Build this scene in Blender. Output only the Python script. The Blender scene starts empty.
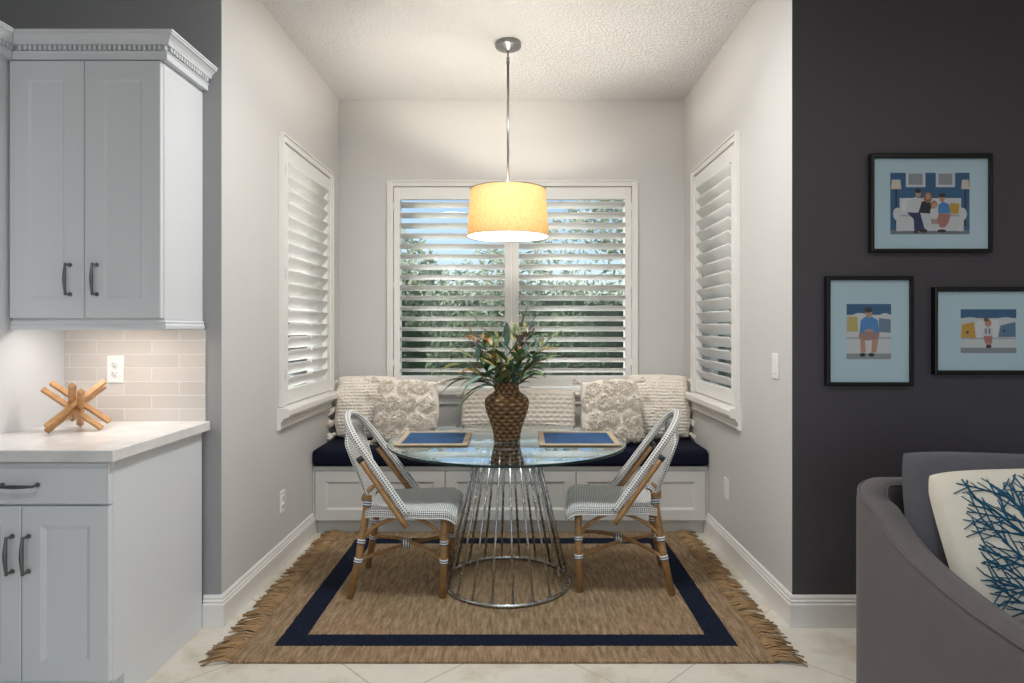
import bpy, bmesh, math, random
from mathutils import Vector, Matrix, noise
random.seed(7)
C = bpy.context.scene.collection
PI = math.pi
# ------------------------------------------------------------------ helpers
def lin(c):
    return tuple(((v/255)/12.92 if v/255 <= .04045 else ((v/255+.055)/1.055)**2.4) for v in c[:3])+(1,)
class MB:
    def __init__(s): s.v=[]; s.f=[]; s.m=[]; s.uv=[]; s.sm=[]
    def face(s, idx, m=0, uv=None, smooth=False):
        s.f.append(tuple(idx)); s.m.append(m); s.uv.append(uv); s.sm.append(smooth)
    def vert(s, p): s.v.append(tuple(p)); return len(s.v)-1
    def box(s, x0,x1,y0,y1,z0,z1, m=0):
        b=len(s.v)
        for z in (z0,z1):
            for (x,y) in ((x0,y0),(x1,y0),(x1,y1),(x0,y1)): s.v.append((x,y,z))
        for q in ((3,2,1,0),(4,5,6,7),(0,1,5,4),(1,2,6,5),(2,3,7,6),(3,0,4,7)): s.face([b+i for i in q],m)
    def obox(s, mat, sx,sy,sz, m=0):
        b=len(s.v)
        for z in (-sz/2,sz/2):
            for (x,y) in ((-sx/2,-sy/2),(sx/2,-sy/2),(sx/2,sy/2),(-sx/2,sy/2)): s.v.append(tuple(mat@Vector((x,y,z))))
        for q in ((3,2,1,0),(4,5,6,7),(0,1,5,4),(1,2,6,5),(2,3,7,6),(3,0,4,7)): s.face([b+i for i in q],m)
    def grid(s, fn, nu, nv, m=0, smooth=True, cu=False, cv=False, uvs=(1,1), flip=False):
        b=len(s.v); ru=nu if cu else nu+1; rv=nv if cv else nv+1
        for j in range(rv):
            for i in range(ru): s.v.append(tuple(fn(i/nu,j/nv)))
        for j in range(nv):
            for i in range(nu):
                a=b+j*ru+i; a2=b+j*ru+(i+1)%ru; c=b+((j+1)%rv)*ru+(i+1)%ru; d=b+((j+1)%rv)*ru+i
                u0,u1,v0,v1=i/nu*uvs[0],(i+1)/nu*uvs[0],j/nv*uvs[1],(j+1)/nv*uvs[1]
                q=[a,a2,c,d]; uv=[(u0,v0),(u1,v0),(u1,v1),(u0,v1)]
                if flip: q.reverse(); uv.reverse()
                s.face(q,m,uv,smooth)
    def tube(s, pts, r, n=8, m=0, caps=True, closed=False, smooth=True, flat=1.0):
        pts=[Vector(p) for p in pts]; N=len(pts)
        rr=r if isinstance(r,(list,tuple)) else [r]*N
        up=Vector((0,0,1)); prev=None; rings=[]; acc=0
        for i,p in enumerate(pts):
            if closed: t=pts[(i+1)%N]-pts[(i-1)%N]
            else: t=pts[min(i+1,N-1)]-pts[max(i-1,0)]
            t.normalize()
            if prev is None:
                a=up if abs(t.z)<.9 else Vector((1,0,0))
                nn=(a-t*a.dot(t)).normalized()
            else:
                nn=(prev-t*prev.dot(t)).normalized()
            prev=nn; bb=t.cross(nn)
            if i: acc+=(p-pts[i-1]).length
            st=len(s.v)
            for k in range(n):
                a=2*PI*k/n; s.v.append(tuple(p+nn*math.cos(a)*rr[i]*flat+bb*math.sin(a)*rr[i]))
            rings.append((st,acc))
        per=2*PI*(sum(rr)/N)
        M=N if closed else N-1
        for i in range(M):
            a,la=rings[i]; b,lb=rings[(i+1)%N]
            if closed and i==N-1: lb=la+.02
            for k in range(n):
                k2=(k+1)%n
                s.face((a+k,a+k2,b+k2,b+k),m,[(la,k/n*per),(la,(k+1)/n*per),(lb,(k+1)/n*per),(lb,k/n*per)],smooth)
        if caps and not closed:
            s.face([rings[0][0]+k for k in range(n)][::-1],m); s.face([rings[-1][0]+k for k in range(n)],m)
    def lathe(s, prof, n=32, c=(0,0,0), m=0, smooth=True, a0=0, caps=False):
        b=len(s.v); N=len(prof)
        for (r,z) in prof:
            for k in range(n):
                a=2*PI*k/n+a0; s.v.append((c[0]+r*math.cos(a),c[1]+r*math.sin(a),c[2]+z))
        for i in range(N-1):
            for k in range(n):
                k2=(k+1)%n
                s.face((b+i*n+k,b+i*n+k2,b+(i+1)*n+k2,b+(i+1)*n+k),m,
                       [(k/n,i/(N-1)),((k+1)/n,i/(N-1)),((k+1)/n,(i+1)/(N-1)),(k/n,(i+1)/(N-1))],smooth)
        if caps:
            s.face([b+k for k in range(n)][::-1],m); s.face([b+(N-1)*n+k for k in range(n)],m)
    def sweep(s, prof, path, m=0, smooth=False, close=True, caps=True):
        """prof: list of (out,z); path: list of fn(out)->(x,y) stations"""
        b=len(s.v); n=len(prof)
        for st in path:
            for (o,z) in prof:
                x,y=st(o); s.v.append((x,y,z))
        for i in range(len(path)-1):
            for k in range(n if close else n-1):
                k2=(k+1)%n
                s.face((b+i*n+k,b+i*n+k2,b+(i+1)*n+k2,b+(i+1)*n+k),m,None,smooth)
        if caps:
            s.face([b+k for k in range(n)],m); s.face([b+(len(path)-1)*n+k for k in range(n)][::-1],m)
    def poly(s, pts, m=0): b=len(s.v); s.v.extend(tuple(p) for p in pts); s.face(range(b,b+len(pts)),m)
    def build(s, name, mats, parent=None, bevel=0, seg=2, subs=0, fix=True, loc=None):
        me=bpy.data.meshes.new(name)
        me.from_pydata(s.v,[],s.f)
        if not isinstance(mats,(list,tuple)): mats=[mats]
        for x in mats: me.materials.append(x)
        me.polygons.foreach_set('material_index',s.m); me.polygons.foreach_set('use_smooth',s.sm)
        if any(u is not None for u in s.uv):
            l=me.uv_layers.new(name='UVMap'); k=0
            for p,u in zip(me.polygons,s.uv):
                for q in range(p.loop_total):
                    l.data[p.loop_start+q].uv = u[q] if u else (0,0)
        if fix:
            bm=bmesh.new(); bm.from_mesh(me); bmesh.ops.recalc_face_normals(bm,faces=bm.faces); bm.to_mesh(me); bm.free()
        o=bpy.data.objects.new(name,me); C.objects.link(o)
        if parent: o.parent=parent
        if loc: o.location=loc
        if bevel:
            md=o.modifiers.new('b','BEVEL'); md.width=bevel; md.segments=seg; md.limit_method='ANGLE'; md.angle_limit=.6
        if subs:
            md=o.modifiers.new('s','SUBSURF'); md.levels=md.render_levels=subs
        return o
def tag(o,label=None,cat=None,group=None,kind=None):
    if label: o['label']=label
    if cat: o['category']=cat
    if group: o['group']=group
    if kind: o['kind']=kind
    return o
def empty(name,loc=(0,0,0),rz=0,**k):
    o=bpy.data.objects.new(name,None); C.objects.link(o); o.location=loc; o.rotation_euler=(0,0,rz); o.empty_display_size=.05
    return tag(o,**k)
def children(o): return [x for x in C.objects if x.parent==o]
def copy_tree(o,parent=None):
    c=o.copy(); C.objects.link(c)
    if parent: c.parent=parent
    for ch in children(o): copy_tree(ch,c)
    return c
# ------------------------------------------------------------------ materials
class NT:
    def __init__(s,name):
        s.mat=bpy.data.materials.new(name); s.mat.use_nodes=True; s.t=s.mat.node_tree; s.t.nodes.clear()
        s.out=s.n('ShaderNodeOutputMaterial')
    def n(s,t,**k):
        x=s.t.nodes.new(t)
        for a,b in k.items(): setattr(x,a,b)
        return x
    def l(s,a,b): s.t.links.new(a,b)
    def val(s,node,**k):
        for a,b in k.items(): node.inputs[a.replace('_',' ')].default_value=b
        return node
def principled(N,col,rough,metal=0,spec=.5,**k):
    p=N.n('ShaderNodeBsdfPrincipled'); p.inputs['Base Color'].default_value=col; p.inputs['Roughness'].default_value=rough
    p.inputs['Metallic'].default_value=metal; p.inputs['Specular IOR Level'].default_value=spec
    for a,b in k.items(): p.inputs[a.replace('_',' ')].default_value=b
    N.l(p.outputs[0],N.out.inputs[0]); return p
def coords(N,kind='Object',scale=(1,1,1),rot=(0,0,0)):
    tc=N.n('ShaderNodeTexCoord'); mp=N.n('ShaderNodeMapping'); N.l(tc.outputs[kind],mp.inputs[0])
    mp.inputs['Scale'].default_value=scale; mp.inputs['Rotation'].default_value=rot
    return mp.outputs[0]
def mixcol(N,fac,a,b):
    m=N.n('ShaderNodeMix',data_type='RGBA')
    for s_,v in ((6,a),(7,b)):
        if hasattr(v,'is_linked'): N.l(v,m.inputs[s_])
        else: m.inputs[s_].default_value=v
    if hasattr(fac,'is_linked'): N.l(fac,m.inputs[0])
    else: m.inputs[0].default_value=fac
    return m.outputs[2]
def ramp(N,fac,stops):
    r=N.n('ShaderNodeValToRGB'); N.l(fac,r.inputs[0])
    while len(r.color_ramp.elements)<len(stops): r.color_ramp.elements.new(.5)
    for e,(p,c) in zip(r.color_ramp.elements,stops): e.position=p; e.color=c if len(c)==4 else (*c,1)
    return r.outputs[0]
def math_(N,op,a,b=None,c=None):
    m=N.n('ShaderNodeMath',operation=op)
    for i,v in enumerate((a,b,c)):
        if v is None: continue
        if hasattr(v,'is_linked'): N.l(v,m.inputs[i])
        else: m.inputs[i].default_value=v
    return m.outputs[0]
def bump(N,p,h,strength=.3,dist=.01):
    b=N.n('ShaderNodeBump'); b.inputs['Strength'].default_value=strength; b.inputs['Distance'].default_value=dist
    N.l(h,b.inputs['Height']); N.l(b.outputs[0],p.inputs['Normal'])
def noise_n(N,vec,scale,detail=3,rough=.5):
    t=N.n('ShaderNodeTexNoise'); t.inputs['Scale'].default_value=scale; t.inputs['Detail'].default_value=detail
    t.inputs['Roughness'].default_value=rough; N.l(vec,t.inputs['Vector']); return t.outputs[0]
def paint(name,rgb,rough=.5,bs=60,bst=.05,bd=.002,spec=.4,var=.0,kind='Object'):
    N=NT(name); c=lin(rgb); p=principled(N,c,rough,spec=spec); v=coords(N,kind)
    h=noise_n(N,v,bs,3); 
    if bst: bump(N,p,h,bst,bd)
    if var:
        n2=noise_n(N,v,bs*.2,4)
        col=mixcol(N,n2,tuple(x*(1-var) for x in c[:3])+(1,),tuple(min(1,x*(1+var)) for x in c[:3])+(1,))
        N.l(col,p.inputs['Base Color'])
    return N.mat
def metal(name,rgb,rough=.3):
    N=NT(name); p=principled(N,lin(rgb),rough,1.0); v=coords(N); r=ramp(N,noise_n(N,v,40),[(0,(rough*.8,)*3),(1,(rough*1.3,)*3)])
    N.l(r,p.inputs['Roughness']); return N.mat
M={}
M['greige']=paint('greige_wall_paint',(211,210,208),.6,140,.12,.002)
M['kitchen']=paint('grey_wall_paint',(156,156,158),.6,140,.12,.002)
M['accent']=paint('charcoal_wall_paint',(76,72,77),.5,160,.1,.002)
N=NT('textured_ceiling_paint'); p=principled(N,lin((241,241,241)),.8,spec=.2); v=coords(N)
h=ramp(N,noise_n(N,v,55,5,.65),[(.42,(0,0,0)),(.60,(1,1,1))]); bump(N,p,h,.9,.008); M['ceiling']=N.mat
M['white']=paint('white_trim_paint',(236,234,230),.35,30,.02,.001)
M['shutter']=paint('white_shutter_paint',(240,239,236),.35,30,.02,.001)
M['cab']=paint('white_cabinet_paint',(220,224,228),.38,30,.02,.001)
M['bench']=paint('bench_paint',(214,212,208),.42,30,.02,.001)
M['plastic']=paint('white_plastic',(240,240,240),.3,30,0)
M['slot']=paint('dark_slot',(40,40,42),.5,30,0)
# floor : large diagonal travertine tiles
N=NT('travertine_tile'); p=principled(N,(.6,.55,.5,1),.35); v=coords(N,'Object',rot=(0,0,PI/4))
b=N.n('ShaderNodeTexBrick',offset=0.0); N.l(v,b.inputs['Vector']); N.val(b,Scale=1.0,Mortar_Size=.003,Brick_Width=.62,Row_Height=.62,Mortar_Smooth=.2,Bias=0.0)
c1=ramp(N,noise_n(N,v,3.0,6,.65),[(.3,lin((180,170,150))),(.5,lin((216,210,197))),(.7,lin((196,196,190)))])
N.l(mixcol(N,b.outputs['Fac'],c1,lin((176,168,154))),p.inputs['Base Color']); bump(N,p,math_(N,'SUBTRACT',1.0,b.outputs['Fac']),.3,.002); M['floor']=N.mat
# backsplash
N=NT('glazed_subway_tile'); p=principled(N,(.7,.66,.62,1),.12); tc=N.n('ShaderNodeTexCoord'); sx=N.n('ShaderNodeSeparateXYZ'); N.l(tc.outputs['Object'],sx.inputs[0])
cx=N.n('ShaderNodeCombineXYZ'); N.l(math_(N,'ADD',sx.outputs[0],.0427),cx.inputs[0]); N.l(math_(N,'ADD',sx.outputs[2],.0),cx.inputs[1])
b=N.n('ShaderNodeTexBrick',offset=.5); N.l(cx.outputs[0],b.inputs['Vector']); N.val(b,Scale=1.0,Mortar_Size=.0022,Brick_Width=.2327,Row_Height=.058,Mortar_Smooth=.3,Bias=0.0,Color1=lin((205,199,193)),Color2=lin((214,208,203)),Mortar=lin((228,225,221)))
N.l(b.outputs['Color'],p.inputs['Base Color'])
hh=math_(N,'ADD',math_(N,'MULTIPLY',math_(N,'SUBTRACT',1.0,b.outputs['Fac']),.6),math_(N,'MULTIPLY',noise_n(N,coords(N),16,2),.5)); bump(N,p,hh,.35,.004); M['splash']=N.mat
N=NT('white_quartz'); p=principled(N,lin((228,227,226)),.22); v=coords(N)
N.l(ramp(N,noise_n(N,v,9,5,.7),[(.3,lin((216,215,214))),(.6,lin((234,233,232)))]),p.inputs['Base Color']); M['quartz']=N.mat
M['nickel']=metal('brushed_nickel',(150,150,152),.3)
M['pewter']=metal('dark_pewter',(120,121,125),.35)
M['gunmetal']=metal('polished_gunmetal',(184,184,184),.26)
# wood
def wood(name,a,b_,rough=.45,sc=(3,40,40)):
    N=NT(name); p=principled(N,lin(a),rough); v=coords(N,'Object',sc); n=noise_n(N,v,1.0,6,.65)
    N.l(ramp(N,n,[(.3,lin(a)),(.7,lin(b_))]),p.inputs['Base Color']); bump(N,p,n,.15,.002); return N.mat
M['oak']=wood('pale_oak',(172,124,78),(210,164,112),.5,(30,30,30))
M['rattan']=wood('rattan_cane',(138,102,62),(176,136,88),.4,(25,25,25))
M['black']=paint('black_lacquer',(14,13,13),.35,30,0)
M['cap']=paint('dark_cap',(40,46,48),.4,30,0)
# white and black rope weave (UV in metres)
def weave(name,su,sv,dark=(34,38,48),light=(226,226,224),thr=.12):
    N=NT(name); p=principled(N,lin(light),.55,spec=.3); tc=N.n('ShaderNodeTexCoord'); s=N.n('ShaderNodeSeparateXYZ'); N.l(tc.outputs['UV'],s.inputs[0])
    a=math_(N,'MULTIPLY',s.outputs[0],2*PI/su); b=math_(N,'MULTIPLY',s.outputs[1],2*PI/sv)
    d=math_(N,'MULTIPLY',math_(N,'SINE',math_(N,'ADD',a,b)),math_(N,'SINE',math_(N,'SUBTRACT',a,b)))
    f=ramp(N,d,[(thr,(0,0,0)),(thr+.2,(1,1,1))])
    N.l(mixcol(N,f,lin(light),lin(dark)),p.inputs['Base Color']); bump(N,p,d,.5,.002); return N.mat
M['weave']=weave('woven_seat_weave',.017,.019,thr=.2)
M['wrap']=weave('wrapped_rope_weave',.024,.028,thr=.3)
N=NT('binding_stripes'); p=principled(N,lin((220,220,220)),.5); tc=N.n('ShaderNodeTexCoord'); s=N.n('ShaderNodeSeparateXYZ'); N.l(tc.outputs['UV'],s.inputs[0])
f=ramp(N,math_(N,'SINE',math_(N,'MULTIPLY',s.outputs[0],2*PI/.0115)),[(.25,(0,0,0)),(.45,(1,1,1))]); N.l(mixcol(N,f,lin((216,220,224)),lin((30,36,46))),p.inputs['Base Color']); M['bind']=N.mat
# jute rug
RX0,RX1,RY0,RY1=-1.099,.98,2.42,3.958
def rug_mat():
    N=NT('jute_rug_weave'); p=principled(N,(.5,.4,.3,1),.9,spec=.1); tc=N.n('ShaderNodeTexCoord'); s=N.n('ShaderNodeSeparateXYZ'); N.l(tc.outputs['Object'],s.inputs[0])
    X,Y=s.outputs[0],s.outputs[1]
    v1=coords(N,'Object',(1,1,1)); n=noise_n(N,coords(N,'Object',(60,9,1)),1.0,5,.7); n2=noise_n(N,v1,220,2)
    n3=noise_n(N,coords(N,'Object',(7,1.2,1)),1.0,3)
    base=ramp(N,n,[(.28,lin((98,80,60))),(.5,lin((158,135,108))),(.72,lin((200,178,147)))])
    base=mixcol(N,math_(N,'MULTIPLY',n3,.4),base,lin((140,110,78)))
    navy=ramp(N,n2,[(.3,lin((14,20,34))),(.75,lin((34,44,66)))])
    jit=math_(N,'MULTIPLY',math_(N,'SUBTRACT',noise_n(N,v1,90,2),.5),.012)
    def band(c,a,b):
        cc=math_(N,'ADD',c,jit); return math_(N,'MULTIPLY',math_(N,'GREATER_THAN',cc,a),math_(N,'LESS_THAN',cc,b))
    outer=math_(N,'MULTIPLY',band(X,-.970,.870),band(Y,2.536,3.84)); inner=math_(N,'MULTIPLY',band(X,-.866,.765),band(Y,2.632,3.74))
    f=math_(N,'SUBTRACT',outer,inner); N.l(mixcol(N,f,base,navy),p.inputs['Base Color'])
    w=math_(N,'MULTIPLY',math_(N,'SINE',math_(N,'MULTIPLY',X,2*PI/.010)),math_(N,'SINE',math_(N,'MULTIPLY',Y,2*PI/.014)))
    bump(N,p,math_(N,'ADD',math_(N,'MULTIPLY',w,.4),n2),.8,.006); return N.mat
M['jute']=rug_mat()
M['fringe']=paint('jute_fringe',(158,130,96),.9,80,.2,.002,spec=.1,var=.35)
# textiles
def fabric(name,rgb,rough=.9,sc=400,var=.12,sheen=0,bst=.3):
    N=NT(name); c=lin(rgb); p=principled(N,c,rough,spec=.15); v=coords(N); n=noise_n(N,v,sc,2); n2=noise_n(N,v,sc*.05,4)
    N.l(mixcol(N,n2,tuple(x*(1-var) for x in c[:3])+(1,),tuple(min(1,x*(1+var)) for x in c[:3])+(1,)),p.inputs['Base Color'])
    if sheen: p.inputs['Sheen Weight'].default_value=sheen
    bump(N,p,n,bst,.002); return N.mat
M['navy']=fabric('navy_velvet',(16,20,38),.8,300,.2)
M['cream']=fabric('cream_cotton_yarn',(240,231,219),.95,120,.1)
M['sofa']=fabric('grey_velvet',(94,89,90),.75,300,.1,.15)
M['sofa2']=fabric('slate_velvet',(84,84,90),.75,300,.1,.15)
M['linenpillow']=fabric('ivory_linen',(206,201,187),.9,500,.06)
M['coral']=fabric('teal_embroidery',(34,84,110),.7,400,.25)
M['matblue']=fabric('blue_woven_mat',(50,82,124),.85,260,.3)
M['matjute']=fabric('jute_mat_border',(184,168,144),.9,200,.25)
# wicker vase
N=NT('wicker_weave'); p=principled(N,lin((120,84,50)),.6); tc=N.n('ShaderNodeTexCoord'); s=N.n('ShaderNodeSeparateXYZ'); N.l(tc.outputs['UV'],s.inputs[0])
d=math_(N,'MULTIPLY',math_(N,'SINE',math_(N,'MULTIPLY',s.outputs[0],2*PI*13)),math_(N,'SINE',math_(N,'MULTIPLY',s.outputs[1],2*PI*17)))
d2=math_(N,'ABSOLUTE',math_(N,'SINE',math_(N,'MULTIPLY',s.outputs[1],2*PI*17)))
N.l(ramp(N,math_(N,'ADD',math_(N,'MULTIPLY',d,.35),math_(N,'MULTIPLY',noise_n(N,coords(N),60,3),.9)),[(.15,lin((78,54,32))),(.5,lin((140,104,66))),(.8,lin((182,146,98)))]),p.inputs['Base Color'])
bump(N,p,math_(N,'ADD',math_(N,'MULTIPLY',d,.5),d2),.9,.012); M['wicker']=N.mat
for k,a,b_ in (('leafA',(48,78,50),(98,126,82)),('leafB',(96,104,54),(146,142,84)),('leafC',(140,106,58),(176,138,84)),('leafD',(58,98,90),(120,150,136))):
    N=NT(k+'_green'); p=principled(N,lin(a),.35); N.l(ramp(N,noise_n(N,coords(N),25,3),[(.3,lin(a)),(.7,lin(b_))]),p.inputs['Base Color']); M[k]=N.mat
M['berry']=paint('berry',(96,62,78),.4,50,0)
# clear glass: transparent + fresnel gloss
def clear(name,tint,ior=1.5,rough=.0):
    N=NT(name); fr=N.n('ShaderNodeFresnel'); fr.inputs[0].default_value=ior; t=N.n('ShaderNodeBsdfTransparent'); t.inputs[0].default_value=tint
    g=N.n('ShaderNodeBsdfGlossy'); g.inputs['Roughness'].default_value=rough; g.inputs['Color'].default_value=(.88,.96,1,1); mx=N.n('ShaderNodeMixShader'); ge=N.n('ShaderNodeNewGeometry'); f=fr.outputs[0]; f2=math_(N,'DIVIDE',math_(N,'MULTIPLY',f,2.0),math_(N,'ADD',f,1.0))
    N.l(math_(N,'MULTIPLY',f2,math_(N,'SUBTRACT',1.0,ge.outputs['Backfacing'])),mx.inputs[0]); N.l(t.outputs[0],mx.inputs[1]); N.l(g.outputs[0],mx.inputs[2]); N.l(mx.outputs[0],N.out.inputs[0]); return N.mat
M['glass']=clear('table_glass',(.93,.97,.97,1),1.9)
M['pane']=clear('window_glass',(.98,.99,.99,1),1.3)
M['picglass']=clear('picture_glass',(.99,.99,.99,1),1.4)
M['glassedge']=paint('green_glass_edge',(24,46,48),.1,30,0)
# lamp shade : translucent linen
N=NT('linen_lamp_shade'); v=coords(N,'UV',(150,40,1)); n=noise_n(N,v,1.0,3,.7)
col=ramp(N,n,[(.25,lin((219,188,136))),(.7,lin((245,224,180)))])
d=N.n('ShaderNodeBsdfDiffuse'); t=N.n('ShaderNodeBsdfTranslucent'); N.l(col,d.inputs[0]); N.l(col,t.inputs[0]); mx=N.n('ShaderNodeMixShader'); mx.inputs[0].default_value=.55
N.l(d.outputs[0],mx.inputs[1]); N.l(t.outputs[0],mx.inputs[2]); N.l(mx.outputs[0],N.out.inputs[0]); M['shade']=N.mat
N=NT('frosted_diffuser'); d=N.n('ShaderNodeBsdfDiffuse'); t=N.n('ShaderNodeBsdfTranslucent'); mx=N.n('ShaderNodeMixShader'); mx.inputs[0].default_value=.6
for q in (d,t): q.inputs[0].default_value=(.93,.9,.84,1)
N.l(d.outputs[0],mx.inputs[1]); N.l(t.outputs[0],mx.inputs[2]); N.l(mx.outputs[0],N.out.inputs[0]); M['diffuser']=N.mat
def emit(name,col,st):
    N=NT(name); e=N.n('ShaderNodeEmission'); e.inputs[0].default_value=col; e.inputs[1].default_value=st; N.l(e.outputs[0],N.out.inputs[0]); return N.mat
M['bulb']=emit('warm_bulb',(1,.91,.78,1),680)
M['strip']=emit('led_strip',(1,.86,.72,1),5)
# exterior
def leafmat(name,rgb):
    N=NT(name); c=lin(rgb); n=noise_n(N,coords(N),6,3); col=mixcol(N,n,tuple(x*.6 for x in c[:3])+(1,),tuple(min(1,x*1.5) for x in c[:3])+(1,))
    d=N.n('ShaderNodeBsdfDiffuse'); t=N.n('ShaderNodeBsdfTranslucent'); N.l(col,d.inputs[0]); N.l(col,t.inputs[0]); mx=N.n('ShaderNodeMixShader'); mx.inputs[0].default_value=.45
    N.l(d.outputs[0],mx.inputs[1]); N.l(t.outputs[0],mx.inputs[2]); N.l(mx.outputs[0],N.out.inputs[0]); return N.mat
M['lawn']=paint('lawn_grass',(74,86,58),.9,30,.3,.02,var=.4)
M['bush']=leafmat('bush_leaf',(96,110,84))
M['bush2']=leafmat('tree_leaf',(142,150,130))
M['bark']=paint('tree_bark',(96,84,70),.9,30,.4,.02,var=.3)
def flat(name,rgb,rough=.35): return paint(name,rgb,rough,30,0)
# ------------------------------------------------------------------ setting
ZC=2.873; YW=2.722; XL=-1.2636; XR=1.1624; YB=4.5
def struct(o,label=None): o['kind']='structure'; 
def wallbox(name,boxes,mat):
    m=MB()
    for b in boxes: m.box(*b)
    o=m.build(name,mat); o['kind']='structure'; return o
wallbox('floor',[(-2.75,4.1,-3.3,4.66,-.08,0)],M['floor'])
wallbox('ceiling',[(-2.75,4.1,-3.3,YW+.14,ZC,ZC+.1),(XL-.14,XR+.14,YW+.14,YB+.14,ZC,ZC+.1)],M['ceiling'])
# openings (along, height)
WT,WB=2.262,.852
LZ0,LZ1=3.405,4.243     # side windows opening along Y
RZ0,RZ1=3.395,4.178
BX0,BX1=-.880,.793
wallbox('wall_left',[(XL-.14,XL,YW+.0005,LZ0,0,ZC),(XL-.14,XL,LZ1,YB+.14,0,ZC),(XL-.14,XL,LZ0,LZ1,0,WB),(XL-.14,XL,LZ0,LZ1,WT,ZC)],M['greige'])
wallbox('wall_right',[(XR,XR+.14,YW+.0005,RZ0,0,ZC),(XR,XR+.14,RZ1,YB+.14,0,ZC),(XR,XR+.14,RZ0,RZ1,0,WB),(XR,XR+.14,RZ0,RZ1,WT,ZC)],M['greige'])
wallbox('wall_back',[(XL,BX0,YB,YB+.14,0,ZC),(BX1,XR,YB,YB+.14,0,ZC),(BX0,BX1,YB,YB+.14,0,WB),(BX0,BX1,YB,YB+.14,WT,ZC)],M['greige'])
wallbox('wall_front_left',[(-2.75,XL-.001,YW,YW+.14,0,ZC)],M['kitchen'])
wallbox('wall_front_right',[(XR+.001,4.1,YW,YW+.14,0,ZC)],M['accent'])
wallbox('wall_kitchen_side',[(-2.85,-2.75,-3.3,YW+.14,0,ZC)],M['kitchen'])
wallbox('wall_living_side',[(4.1,4.2,-3.3,YW+.14,0,ZC)],M['greige'])
wallbox('wall_rear',[(-2.85,-1.9,-3.4,-3.3,0,ZC),(2.9,4.2,-3.4,-3.3,0,ZC),(-1.9,2.9,-3.4,-3.3,2.4,ZC)],M['greige'])
# baseboards
BP=[(0,0),(.016,0),(.016,.098),(.012,.104),(.013,.112),(.009,.118),(.009,.126),(.005,.136),(0,.136)]
def base(name,stations):
    m=MB(); m.sweep(BP,stations); o=m.build(name,M['white']); o['kind']='structure'
base('baseboard_left',[lambda o:(XL+o,3.965),lambda o:(XL+o,YW-o),lambda o:(-1.338,YW-o)])
base('baseboard_right',[lambda o:(XR-o,3.965),lambda o:(XR-o,YW-o),lambda o:(4.09,YW-o)])
# ------------------------------------------------------------------ windows and shutters (local: x along wall, y outwards, z up)
def window(n,loc,rz,W,mull):
    root=empty('window_%d'%n,loc,rz); root['kind']='structure'
    T,B=WT,WB; cw=.042
    m=MB(); h=W/2
    for (x0,x1,z0,z1) in ((-h-cw,-h,B,T+cw),(h,h+cw,B,T+cw),(-h,h,T,T+cw)):
        m.box(x0,x1,-.022,0,z0,z1)
    m.box(-h-cw,-h-cw+.012,-.03,-.022,B,T+cw); m.box(h+cw-.012,h+cw,-.03,-.022,B,T+cw); m.box(-h-cw+.012,h+cw-.012,-.03,-.022,T+cw-.012,T+cw)
    m.build('window_casing',M['white'],root,.003)['kind']='structure'
    m=MB()
    prof=[(0,.732),(.014,.732),(.020,.742),(.016,.752),(.018,.775),(.030,.785),(.030,.795),(.058,.800),(.064,.812),(.064,.836),(.056,.848),(0,.850)]
    a=h+cw+.012
    m.sweep(prof,[lambda o:(-a-.3*o*0,-0.0),lambda o:(-a,-o),lambda o:(a,-o),lambda o:(a,0)])
    m.build('window_sill',M['white'],root,.002)['kind']='structure'
    m=MB(); m.box(-h+.03,h-.03,.098,.104,B+.03,T-.03); m.build('pane',M['pane'],root)['kind']='structure'
    m=MB()
    for (x0,x1,z0,z1) in ((-h,-h+.035,B,T),(h-.035,h,B,T),(-h+.035,h-.035,B,B+.035),(-h+.035,h-.035,T-.035,T)): m.box(x0,x1,.085,.125,z0,z1)
    if mull: m.box(-.02,.02,.085,.125,B+.035,T-.035)
    m.box(-h+.035,h-.035,.087,.123,1.54,1.575)
    m.build('window_frame',M['white'],root)['kind']='structure'
    return root
def shutter(loc,rz,x0,x1,sl,sr,tilt,label,hinge,clips=False):
    """panel with stiles sl (left), sr (right) from x0 to x1"""
    root=empty('plantation_shutter',loc,rz,label=label,cat='shutter',group='plantation shutters of the nook')
    y0,y1=-.012,.018; T,B=WT-.004,WB+.004; lt,lb=2.171,.936
    m=MB(); m.box(x0,x0+sl,y0,y1,B,T); m.box(x1-sr,x1,y0,y1,B,T); m.box(x0+sl,x1-sr,y0,y1,lt,T); m.box(x0+sl,x1-sr,y0,y1,B,lb)
    m.build('shutter_frame',M['shutter'],root,.004)
    m=MB(); n=17; sp=(lt-lb)/n; w=.0445; t=.0058; a=math.radians(tilt)
    for i in range(n):
        zc=lb+sp*(i+.5)
        def prof(k):
            q=2*PI*k/14; yy=w*math.cos(q); zz=t*math.sin(q)
            # inner edge (-y) is the higher one
            return (yy*math.cos(a)+zz*math.sin(a)+.006, -yy*math.sin(a)+zz*math.cos(a))
        xa,xb=x0+sl+.002,x1-sr-.002; b=len(m.v)
        for x in (xa,xb):
            for k in range(14): yy,zz=prof(k); m.v.append((x,yy,zc+zz))
        for k in range(14): m.face((b+k,b+(k+1)%14,b+14+(k+1)%14,b+14+k),0,None,True)
        m.face([b+k for k in range(14)][::-1]); m.face([b+14+k for k in range(14)])
        if clips and i<5:
            yy,zz=prof(7); xm=(xa+xb)/2; m.box(xm-.008,xm+.008,yy-.006,yy+.004,zc+zz-.012,zc+zz+.004)
    m.build('louvers',M['shutter'],root)
    hx=x0 if hinge<0 else x1
    for z in (1.02,1.56,2.12):
        m=MB(); m.tube([(hx,-.016,z-.03),(hx,-.016,z+.03)],.005,8); m.box(hx-.011,hx+.011,-.0135,-.0115,z-.028,z+.028); m.build('hinge',M['pewter'] if clips else M['white'],root)
bc=(BX0+BX1)/2; bw=BX1-BX0
window(1,(bc,YB,0),0,bw,True)
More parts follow.
